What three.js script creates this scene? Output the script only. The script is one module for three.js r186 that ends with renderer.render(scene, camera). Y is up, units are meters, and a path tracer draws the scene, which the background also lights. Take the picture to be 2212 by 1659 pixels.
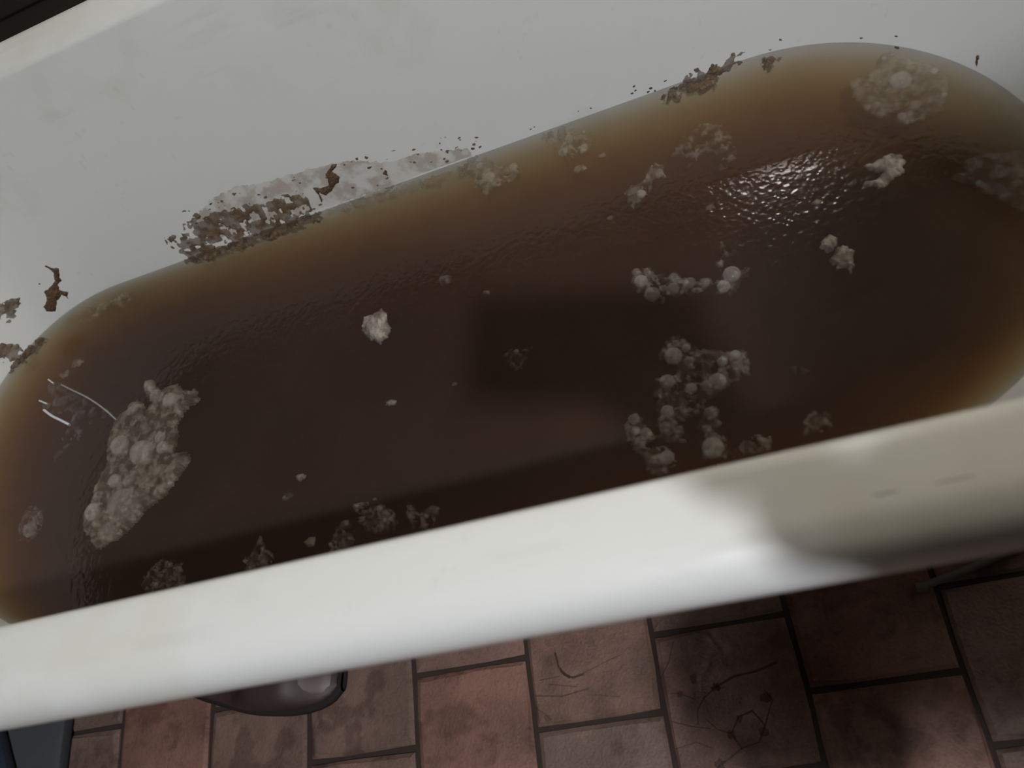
import * as THREE from 'three';
import { mergeGeometries } from 'three/addons/utils/BufferGeometryUtils.js';
import { MarchingCubes } from 'three/addons/objects/MarchingCubes.js';
import { RectAreaLightUniformsLib } from 'three/addons/lights/RectAreaLightUniformsLib.js';
import { RoundedBoxGeometry } from 'three/addons/geometries/RoundedBoxGeometry.js';

// ---------------------------------------------------------------- camera, light, exposure
RectAreaLightUniformsLib.init();
const scene = new THREE.Scene();
scene.background = new THREE.Color(0x000000);
const renderer = new THREE.WebGLRenderer({ antialias: true });
renderer.toneMapping = THREE.LinearToneMapping;
renderer.toneMappingExposure = 0.93;
renderer.shadowMap.enabled = true;

const EYE = new THREE.Vector3(0, 1.0, 0);
const FORWARD = new THREE.Vector3(-0.2737, -0.8552, -0.4401), DOWN = new THREE.Vector3(-0.2511, -0.3782, 0.891), ACROSS = new THREE.Vector3(0.9284, -0.3544, 0.1112);
const camera = new THREE.PerspectiveCamera(50.9, 2212 / 1659, 0.02, 20);
camera.position.copy(EYE);
camera.up.copy(DOWN).negate();
camera.lookAt(EYE.clone().add(FORWARD));
camera.focus = 0.98;
camera.userData.fStop = 3.9;
scene.add(camera);

const LAMP = new THREE.Vector3(0.253, 2.2, 0.652);           // the ceiling lamp, behind and above whoever holds the phone
const LAMP_POWER = 8.0;
const lampLight = new THREE.PointLight(new THREE.Color(0.95, 0.98, 1.02), LAMP_POWER, 0, 2);
lampLight.position.copy(LAMP);
lampLight.castShadow = true;
lampLight.shadow.radius = 1.9;
scene.add(lampLight);

const LAMP2 = new THREE.Vector3(1.5, 2.2, -1.4);          // an unseen yellowish fill lamp, added to lift the shade on the rim
const FILL_POWER = 4.2;
const fillLight = new THREE.PointLight(new THREE.Color(1.0, 0.93, 0.74), FILL_POWER, 0, 2);
fillLight.position.copy(LAMP2);
fillLight.castShadow = true;
fillLight.shadow.radius = 3.5;
scene.add(fillLight);

// ---------------------------------------------------------------- helpers
const V = (x, y, z) => new THREE.Vector3(x, y, z);
let seed = 7;
const rnd = (a = 0, b = 1) => { seed = (seed * 1664525 + 1013904223) % 4294967296; return a + (b - a) * seed / 4294967296; };
const hash = (x, y, s = 0) => { let h = Math.imul(x | 0, 374761393) ^ Math.imul(y | 0, 668265263) ^ Math.imul(s | 0, 2147483647 - 974711); h = Math.imul(h ^ (h >>> 13), 1274126177); return ((h ^ (h >>> 16)) >>> 0) / 4294967296; };
const fade = (t) => t * t * t * (t * (t * 6 - 15) + 10);
function noise(x, y, s = 0, wrap = 0) {                   // value noise, 0..1; wrap makes it repeat
  const xi = Math.floor(x), yi = Math.floor(y), u = fade(x - xi), v = fade(y - yi), w = (k) => (wrap ? ((k % wrap) + wrap) % wrap : k);
  const a = hash(w(xi), w(yi), s), b = hash(w(xi + 1), w(yi), s), c = hash(w(xi), w(yi + 1), s), d = hash(w(xi + 1), w(yi + 1), s);
  return a + (b - a) * u + (c - a) * v + (a - b - c + d) * u * v;
}
function fbm(x, y, octaves, s = 0, wrap = 0) { let f = 0, a = 0.5, n = 0; for (let k = 0; k < octaves; k++) { f += a * noise(x, y, s + k, wrap); n += a; a *= 0.55; x *= 2; y *= 2; wrap *= 2; } return f / n; }
const smooth = (a, b, x) => fade(Math.min(1, Math.max(0, (x - a) / (b - a))));
function dataTexture(size, metres, at, srgb) {             // at(u, v) -> [r, g, b] in 0..1; the picture repeats every so many metres
  const d = new Uint8Array(size * size * 4);
  for (let j = 0; j < size; j++) for (let i = 0; i < size; i++) {
    const c = at(i / size, j / size), k = (j * size + i) * 4;
    d[k] = 255 * c[0]; d[k + 1] = 255 * c[1]; d[k + 2] = 255 * c[2]; d[k + 3] = 255;
  }
  const t = new THREE.DataTexture(d, size, size);
  t.wrapS = t.wrapT = THREE.RepeatWrapping; t.magFilter = t.minFilter = THREE.LinearFilter;
  if (srgb) t.colorSpace = THREE.SRGBColorSpace;
  t.repeat.set(1 / metres, 1 / metres); t.needsUpdate = true;
  return t;
}
const used = {};
function numbered(name) { used[name] = (used[name] ?? -1) + 1; return used[name] ? name + '_' + String(used[name]).padStart(3, '0') : name; }
function tag(o, label, category, group, kind) {
  if (label) o.userData.label = label;
  if (category) o.userData.category = category;
  if (group) o.userData.group = group;
  if (kind) o.userData.kind = kind;
  return o;
}
function mesh(name, geometry, material, parent = scene) {
  const m = new THREE.Mesh(geometry, material);
  m.name = parent === scene ? numbered(name) : name;
  m.castShadow = m.receiveShadow = true;
  parent.add(m);
  return m;
}
function partName(parent, name) { const n = parent.children.filter((c) => c.name === name || c.name.startsWith(name + '_')).length; return n ? name + '_' + String(n).padStart(3, '0') : name; }
function part(parent, name, geometry, material) { return mesh(partName(parent, name), geometry, material, parent); }
function thing(name, at, label, category, group) { const g = new THREE.Group(); g.name = numbered(name); g.position.copy(at); scene.add(g); return tag(g, label, category, group); }
function structure(name, geometry, material) { const m = mesh(name, geometry, material); m.userData.kind = 'structure'; return m; }
function box(w, h, d, x, y, z) { const g = new THREE.BoxGeometry(w, h, d); g.translate(x, y, z); return g; }
function geometryFrom(positions, uvs, index) {
  const g = new THREE.BufferGeometry();
  g.setAttribute('position', new THREE.Float32BufferAttribute(positions, 3));
  g.setAttribute('uv', new THREE.Float32BufferAttribute(uvs, 2));
  g.setIndex(index);
  g.computeVertexNormals();
  return g;
}

// ---------------------------------------------------------------- materials
const std = (o) => new THREE.MeshPhysicalMaterial(o);
const grime = dataTexture(512, 0.6, (u, v) => {
  const blotch = smooth(0.52, 0.78, fbm(u * 6, v * 6, 4, 11, 6)), speck = smooth(0.80, 0.9, fbm(u * 60, v * 60, 2, 21, 60)) * smooth(0.45, 0.7, noise(u * 8, v * 8, 23, 8));
  const streak = smooth(0.66, 0.82, fbm(u * 5, v * 36, 3, 31, 5)) * smooth(0.4, 0.7, noise(u * 4, v * 4, 37, 4));
  const k = 1 - 0.025 * blotch - 0.02 * speck - 0.02 * streak;
  return [0.9 * k, 0.9 * k, 0.893 * k * (1 - 0.02 * blotch)];
}, true);
const M = {
  enamel: std({ map: grime, roughness: 0.34, specularIntensity: 0.8 }),
  iron: std({ color: new THREE.Color(0.16, 0.15, 0.14), roughness: 0.7 }),
  wall: std({ color: new THREE.Color(0.085, 0.075, 0.06), roughness: 0.9 }),
  white: std({ color: new THREE.Color(0.84, 0.82, 0.75), roughness: 0.85 }),
  dark: std({ color: new THREE.Color(0.05, 0.044, 0.036), roughness: 0.85 }),
  ceiling: std({ color: new THREE.Color(0.10, 0.09, 0.075), roughness: 0.95 }),
};

// ---------------------------------------------------------------- the room
const ROOM = { x0: -2.3, x1: 1.9, z0: -2.0, z1: 2.3, h: 2.44, t: 0.12 };
{
  const { x0, x1, z0, z1, h, t } = ROOM, w = x1 - x0, d = z1 - z0, cx = (x0 + x1) / 2, cz = (z0 + z1) / 2;
  structure('wall_back', box(w + 2 * t, h, t, cx, h / 2, z0 - t / 2), M.white);
  structure('wall_front', box(w + 2 * t, h, t, cx, h / 2, z1 + t / 2), M.dark);
  structure('wall_left', box(t, h, d, x0 - t / 2, h / 2, cz), M.wall);
  structure('wall_right', box(t, h, d, x1 + t / 2, h / 2, cz), M.wall);
  structure('baseboard_back', new RoundedBoxGeometry(w, 0.34, 0.02, 2, 0.006).translate(cx, 0.17, z0 + 0.01), M.dark);  // dark board added so the corner beyond the far rim goes dark
  structure('ceiling', box(w + 2 * t, t, d + 2 * t, cx, h + t / 2, cz), M.ceiling);
}

// ---------------------------------------------------------------- terracotta floor
const clay = (s, r, g, b, amount) => dataTexture(512, 0.32, (u, v) => {
  const f = fbm(u * 5, v * 5, 5, s, 5), m = smooth(0.5, 0.72, fbm(u * 9, v * 9, 4, s + 9, 9)), c = smooth(0.76, 0.9, noise(u * 60, v * 60, s + 17, 60)), grain = noise(u * 160, v * 160, s + 25, 160);
  const k = 0.82 + 0.36 * (f - 0.5) + 0.05 * (grain - 0.5) - amount * m - 0.05 * c;
  return [r * k, g * (k - 0.02 * m), b * (k - 0.02 * m)];
}, true);
const clayBump = dataTexture(256, 0.16, (u, v) => { const k = 0.55 * fbm(u * 8, v * 8, 4, 51, 8) + 0.45 * noise(u * 70, v * 70, 61, 70); return [k, k, k]; });
const clayOf = (map) => std({ map, roughness: 0.62, bumpMap: clayBump, bumpScale: 0.0012, specularIntensity: 0.7 });
const CLAY = [clayOf(clay(3, 0.60, 0.49, 0.445, 0.1)), clayOf(clay(5, 0.64, 0.475, 0.415, 0.12)), clayOf(clay(8, 0.58, 0.465, 0.415, 0.16)), clayOf(clay(13, 0.64, 0.505, 0.455, 0.06))];
function crackedClay(tone, strokes, blots, dx = 0, dy = 0) {                // a tile of its own with its cracks and chips; strokes in tile metres from its low corner
  const c = document.createElement('canvas'); c.width = c.height = 512;
  const g = c.getContext('2d'), S = 512 / 0.16;
  g.fillStyle = tone; g.fillRect(0, 0, 512, 512);
  const img = g.getImageData(0, 0, 512, 512);
  for (let j = 0; j < 512; j++) for (let i = 0; i < 512; i++) {
    const k = 0.82 + 0.42 * (fbm(i / 90, j / 90, 5, 71) - 0.5) + 0.1 * (noise(i / 3, j / 3, 73) - 0.5), q = (j * 512 + i) * 4;
    for (let a = 0; a < 3; a++) img.data[q + a] = Math.min(255, img.data[q + a] * k);
  }
  g.putImageData(img, 0, 0);
  g.translate(dx * S / 1000, dy * S / 1000);
  g.lineCap = 'round'; g.lineJoin = 'round';
  for (const [width, alpha, ...p] of strokes) {
    g.strokeStyle = 'rgba(46,32,24,' + 0.8 * alpha + ')'; g.lineWidth = width * S / 1000; g.beginPath();
    p.forEach(([x, y], k) => (k ? g.lineTo(x * S / 1000, y * S / 1000) : g.moveTo(x * S / 1000, y * S / 1000)));
    g.stroke();
  }
  for (const [x, y, r, alpha] of blots) { g.fillStyle = 'rgba(46,32,24,' + 0.8 * alpha + ')'; g.beginPath(); for (let k = 0; k < 14; k++) { const a = k / 14 * 6.283, q = r * (0.6 + 0.8 * hash(k, x, 5)) * S / 1000; g.lineTo(x * S / 1000 + q * Math.cos(a), y * S / 1000 + q * Math.sin(a)); } g.fill(); }
  const t = new THREE.CanvasTexture(c); t.colorSpace = THREE.SRGBColorSpace; t.flipY = false; t.wrapS = t.wrapT = THREE.RepeatWrapping;
  t.repeat.set(1 / 0.16, 1 / 0.16);
  return clayOf(t);
}
const TILE = 0.1595, JOINT = 0.0042;
const HOOKED = crackedClay('rgb(152,118,104)', [
  [2.6, 0.85, [38, 76], [40, 92], [46, 102], [56, 107], [70, 105]], [3.4, 0.7, [43, 98], [52, 106]], [1.3, 0.5, [14, 104], [40, 103]], [1.2, 0.45, [24, 110], [60, 118]], [1.6, 0.55, [6, 121], [40, 126], [74, 122]],
  [1.2, 0.5, [2, 133], [14, 142], [22, 150]], [1.3, 0.4, [70, 104], [96, 96], [120, 90]], [1.6, 0.35, [80, 130], [110, 136]]], [[30, 62, 5, 0.18], [84, 70, 7, 0.15], [18, 148, 4, 0.4]]);
const BROKEN = crackedClay('rgb(148,114,102)', [
  [2.4, 0.75, [78, 74], [100, 66], [126, 64], [150, 58]], [1.6, 0.6, [78, 74], [62, 84], [52, 96], [50, 110]], [1.3, 0.5, [40, 18], [30, 40], [12, 62]], [1.5, 0.55, [52, 84], [38, 76], [26, 74]],
  [1.5, 0.55, [22, 104], [44, 112], [62, 116]], [1.8, 0.6, [96, 108], [84, 124], [92, 140], [112, 136], [122, 120], [112, 104], [96, 108]], [1.4, 0.5, [84, 124], [70, 118], [60, 106]], [2, 0.6, [62, 156], [92, 140]],
  [1.6, 0.5, [122, 120], [136, 96], [130, 84]], [1.3, 0.45, [20, 132], [44, 128], [60, 136]]], [[54, 62, 4.5, 0.7], [78, 74, 4.5, 0.75], [36, 76, 3, 0.55], [84, 126, 5, 0.65], [130, 92, 6, 0.6], [120, 126, 5, 0.55], [64, 154, 6, 0.6], [96, 110, 4, 0.5]], -15, -7);
function tileShape(s, exact) {                              // a worn tile: flat top, chamfered rim of uneven width, sides; uv in metres
  const a = TILE / 2 - JOINT / 2, n = 12, P = [], U = [], I = [], pt = (k, inset, j) => {
    const side = Math.floor(k / 3), f = (k % 3) / 3 * 2 - 1, r = a - inset - (k % 3 ? 0 : 0.0012 + inset * 0.3) + j;
    return [[f * a * (k % 3 ? 1 : r / a), -r], [r, f * a * (k % 3 ? 1 : r / a)], [-f * a * (k % 3 ? 1 : r / a), r], [-r, -f * a * (k % 3 ? 1 : r / a)]][side];
  };
  const rings = [[0.004, 0], [0, -0.0035], [0, -0.016]];
  rings.forEach(([inset, y], q) => { for (let k = 0; k < n; k++) { const [x, z] = pt(k, inset * (0.7 + 0.8 * hash(k, s, 3)), -0.0013 * hash(k, s, 7)); P.push(x, y + (q ? 0 : 0.0006 * (hash(k, s, 9) - 0.5)), z); U.push(x + TILE / 2, z + TILE / 2); } });
  P.push(0, 0.0004, 0); U.push(TILE / 2, TILE / 2);
  for (let k = 0; k < n; k++) { const l = (k + 1) % n; I.push(3 * n, l, k); for (let q = 0; q < 2; q++) I.push(q * n + k, q * n + l, (q + 1) * n + k, q * n + l, (q + 1) * n + l, (q + 1) * n + k); }
  const g = geometryFrom(P, U, I).toNonIndexed(); g.computeVertexNormals();
  if (!exact) { const u = g.attributes.uv; for (let k = 0; k < u.count; k++) u.setXY(k, u.getX(k) + 0.05 * s, u.getY(k) + 0.11 * s); }
  return g;
}
{
  const grout = std({ color: new THREE.Color(0.040, 0.028, 0.022), roughness: 0.95 });
  const { x0, x1, z0, z1 } = ROOM;
  const floor = structure('floor', box(x1 - x0 + 0.24, 0.1, z1 - z0 + 0.24, (x0 + x1) / 2, -0.0555, (z0 + z1) / 2), grout);
  const shapes = Array.from({ length: 7 }, (_, s) => tileShape(s)), plain = tileShape(3, true), far = [], first = -0.505;
  for (let i = -11; i < 15; i++) for (let j = -6; j < 15; j++) {
    const x = first + TILE * (i + 0.5), even = ((i % 2) + 2) % 2 === 0, z = (even ? -0.1385 : -0.0525) + TILE * (j + 0.5);
    if (x < x0 + 0.08 || x > x1 - 0.08 || z < z0 + 0.08 || z > z1 - 0.08) continue;
    const near = x > -1.45 && x < 0.75 && z > -0.55 && z < 0.62;
    const special = i === 1 && j === -1 ? HOOKED : i === 2 && j === 0 ? BROKEN : null, pick = Math.floor(hash(i, j, 2) * 4), v = Math.floor(hash(i, j, 4) * 7);
    const place = V(x + 0.0008 * (hash(i, j, 5) - 0.5), 0.0012 * (hash(i, j, 6) - 0.5), z + 0.0008 * (hash(i, j, 8) - 0.5)), tilt = special ? 0 : 0.012 * (hash(i, j, 12) - 0.5);
    if (near) {
      const tone = i === 0 ? (j === 0 ? 1 : 3) : i === -1 ? 2 : i === 1 ? 0 : pick;
      const t = part(floor, 'tile', special ? plain : shapes[v], special ?? CLAY[tone]);
      t.position.copy(place); t.rotation.set(0.006 * (hash(i, j, 14) - 0.5), tilt, 0.006 * (hash(i, j, 15) - 0.5));
    } else far.push(shapes[v].clone().translate(place.x, place.y, place.z));
  }
  const rest = part(floor, 'outer_tiles', mergeGeometries(far), CLAY[0]); rest.userData.kind = 'stuff';
}

// ---------------------------------------------------------------- the bath
const MID = -0.4735, WATER = 0.24;
// heights of the hollow: [height, half width at the right end, left end, right end, half width at the left end]
const LEVELS = [[0.56, 0.3255, -1.167, 0.465, 0.3255], [0.40, 0.2885, -1.122, 0.398, 0.2885], [0.24, 0.25, -1.083, 0.333, 0.25], [0.218, 0.2385, -1.079, 0.318, 0.2465], [0.19, 0.224, -1.074, 0.296, 0.242], [0.15, 0.204, -1.066, 0.264, 0.234], [0.10, 0.172, -1.045, 0.21, 0.212], [0.065, 0.13, -1.0, 0.14, 0.165], [0.048, 0.085, -0.93, 0.06, 0.11], [0.043, 0.04, -0.84, -0.02, 0.05]];
function inside(y) {                                        // half width, left end and right end of the hollow at a height
  for (let k = 0; k + 1 < LEVELS.length; k++) { const a = LEVELS[k], b = LEVELS[k + 1]; if (y <= a[0] && y >= b[0]) { const t = (a[0] - y) / (a[0] - b[0]); return [1, 2, 3, 4].map((i) => a[i] + (b[i] - a[i]) * t); } }
  return LEVELS[y > 0.3 ? 0 : LEVELS.length - 1].slice(1);
}
const ARC = 48, RUN = 60;
function loop([r, xl, xr, rl = r], y, grow = 0) {                   // one ring round the bath, from the left end over the near side
  r += grow; rl += grow; xl -= grow; xr += grow;
  const out = [], a = xl + rl, b = xr - r, half = (k) => rl + (r - rl) * k / RUN;
  for (let k = 0; k < ARC; k++) { const t = Math.PI + k / ARC * Math.PI / 2 * 1; out.push(V(a + rl * Math.cos(t), y, MID - rl * Math.sin(t))); }
  for (let k = 0; k < RUN; k++) out.push(V(a + (b - a) * k / RUN, y, MID + half(k)));
  for (let k = 0; k < 2 * ARC; k++) { const t = Math.PI / 2 - k / (2 * ARC) * Math.PI; out.push(V(b + r * Math.cos(t), y, MID + r * Math.sin(t))); }
  for (let k = 0; k < RUN; k++) out.push(V(b + (a - b) * k / RUN, y, MID - half(RUN - k)));
  for (let k = 0; k <= ARC; k++) { const t = Math.PI / 2 + k / ARC * Math.PI / 2; out.push(V(a + rl * Math.cos(t), y, MID - rl * Math.sin(t))); }
  return out;
}
function skin(rings, closeFirst, closeLast) {               // joins rings into one smooth closed surface, uv in metres
  const n = rings[0].length, P = [], U = [], I = [];
  let v = 0;
  rings.forEach((ring, q) => {
    if (q) v += ring[ARC + 30].distanceTo(rings[q - 1][ARC + 30]);
    let u = 0;
    ring.forEach((p, k) => { if (k) u += rings[rings.length >> 1][k].distanceTo(rings[rings.length >> 1][k - 1]); P.push(p.x, p.y, p.z); U.push(u, v); });
  });
  for (let q = 0; q + 1 < rings.length; q++) for (let k = 0; k + 1 < n; k++) { const a = q * n + k, b = a + 1, c = a + n, d = c + 1; I.push(a, b, d, a, d, c); }
  const cap = (q, flip) => { const c = rings[q].reduce((s, p) => s.add(p), V(0, 0, 0)).divideScalar(n), m = P.length / 3; P.push(c.x, c.y, c.z); U.push(0, 0); for (let k = 0; k + 1 < n; k++) I.push(...(flip ? [m, q * n + k + 1, q * n + k] : [m, q * n + k, q * n + k + 1])); };
  if (closeFirst) cap(0, true);
  if (closeLast) cap(rings.length - 1, false);
  const g = geometryFrom(P, U, I), N = g.attributes.normal;
  for (let q = 0; q < rings.length; q++) { const a = q * n, b = a + n - 1, m = V(N.getX(a) + N.getX(b), N.getY(a) + N.getY(b), N.getZ(a) + N.getZ(b)).normalize(); N.setXYZ(a, m.x, m.y, m.z); N.setXYZ(b, m.x, m.y, m.z); }
  return g;
}
const bath = thing('bathtub', V(-0.36, 0, MID), 'old white enamel bathtub filled with murky brown water, standing on a terracotta tile floor', 'bathtub');
{
  const rings = [], ring = (r, y, g) => rings.push(loop(inside(r), y, g));
  for (let k = LEVELS.length - 1; k >= 3; k--) for (let s = 0; s < 3; s++) { const y = LEVELS[k][0] + (LEVELS[k - 1][0] - LEVELS[k][0]) * s / 3; ring(y, y, 0); }
  for (let k = 0; k < 8; k++) { const y = 0.24 + (0.535 - 0.24) * k / 8; ring(y, y, 0); }
  const rim = [[0, 0.535], [0.0012, 0.5395], [0.003, 0.5425], [0.006, 0.5446], [0.013, 0.5461], [0.025, 0.5477], [0.037, 0.5492], [0.043, 0.5499], [0.048, 0.5501], [0.053, 0.5490], [0.059, 0.5472], [0.0645, 0.5440], [0.0690, 0.5392], [0.0722, 0.533], [0.0738, 0.526], [0.0738, 0.518], [0.0722, 0.511], [0.069, 0.506], [0.064, 0.5035], [0.055, 0.503], [0.035, 0.505], [0.022, 0.506]];
  const base = inside(0.56);
  for (const [g, y] of rim) rings.push(loop(base, y, g - 0.0033));
  for (const y of [0.49, 0.42, 0.34, 0.26, 0.2, 0.15, 0.105, 0.062, 0.042, 0.034]) { const q = inside(Math.max(0.047, y + 0.009)); rings.push(loop(q, y, 0.014)); }
  const g = skin(rings, true, true).translate(0.36, 0, -MID);
  part(bath, 'shell', g, M.enamel);
  const foot = new THREE.LatheGeometry([[0.001, 0], [0.03, 0], [0.034, 0.006], [0.032, 0.02], [0.024, 0.026], [0.026, 0.032], [0.032, 0.037], [0.001, 0.038]].map(([x, y]) => new THREE.Vector2(x, y)), 20);
  for (const [x, z] of [[-0.8, 0.09], [-0.8, -0.09], [0.02, 0.09], [0.02, -0.09]]) { const f = part(bath, 'foot', foot, M.iron); f.position.set(x + 0.36, 0, z); }
}
function wallPoint(x, y) {                                  // the far inner wall of the bath: point and outward normal, at x and a height
  const at = (xx, yy) => { const [r, xl, xr] = inside(yy), d = Math.max(0, xl + r - xx, xx - (xr - r)); return V(xx, yy, MID - Math.sqrt(Math.max(1e-6, r * r - d * d))); };
  const p = at(x, y), du = at(x + 0.002, y).sub(p), dv = at(x, y + 0.002).sub(p);
  return [p, du.cross(dv).normalize()];
}

// ---------------------------------------------------------------- the water
const ripple = dataTexture(1024, 0.5, (u, v) => { const k = 0.6 * fbm(u * 90, v * 90, 2, 81, 90) + 0.4 * fbm(u * 14, v * 14, 2, 83, 14); return [k, k, k]; });
const murk = dataTexture(512, 0.9, (u, v) => { const k = 0.86 + 0.22 * (fbm(u * 5, v * 5, 4, 91, 5) - 0.5) + 0.05 * (noise(u * 200, v * 200, 95, 200) - 0.5); return [0.44 * k, 0.375 * k, 0.33 * k]; }, true);
const water = std({ map: murk, transparent: true, opacity: 0.30, roughness: 0.10, ior: 1.85, thickness: 0.2, attenuationColor: new THREE.Color(0.58, 0.41, 0.19), attenuationDistance: 0.07, bumpMap: ripple, bumpScale: 0.00042 });
{
  const rings = [];
  for (let k = LEVELS.length - 1; k >= 3; k--) rings.push(loop(LEVELS[k].slice(1), LEVELS[k][0] - (k > 3 ? 0.004 : 0), 0.003));
  rings.push(loop(inside(WATER), WATER, 0.003));
  const n = rings[0].length, P = [], U = [], I = [];
  for (const r of rings) for (const p of r) { P.push(p.x, p.y, p.z); U.push(p.x, p.z); }
  for (let q = 0; q + 1 < rings.length; q++) for (let k = 0; k + 1 < n; k++) { const a = q * n + k, b = a + 1, c = a + n, d = c + 1; I.push(a, d, b, a, c, d); }
  const cap = (q, flip) => { const ring = rings[q], c = ring.reduce((s, p) => s.add(p), V(0, 0, 0)).divideScalar(n), o = P.length / 3; for (const p of ring) { P.push(p.x, p.y, p.z); U.push(p.x, p.z); } P.push(c.x, c.y, c.z); U.push(c.x, c.z); for (let k = 0; k + 1 < n; k++) I.push(...(flip ? [o + n, o + k + 1, o + k] : [o + n, o + k, o + k + 1])); };
  cap(0, true); cap(rings.length - 1, false);
  tag(mesh('bath_water', geometryFrom(P, U, I), water), 'murky brown water filling the white bathtub, nearly black toward the near rim', 'water');
}

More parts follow.
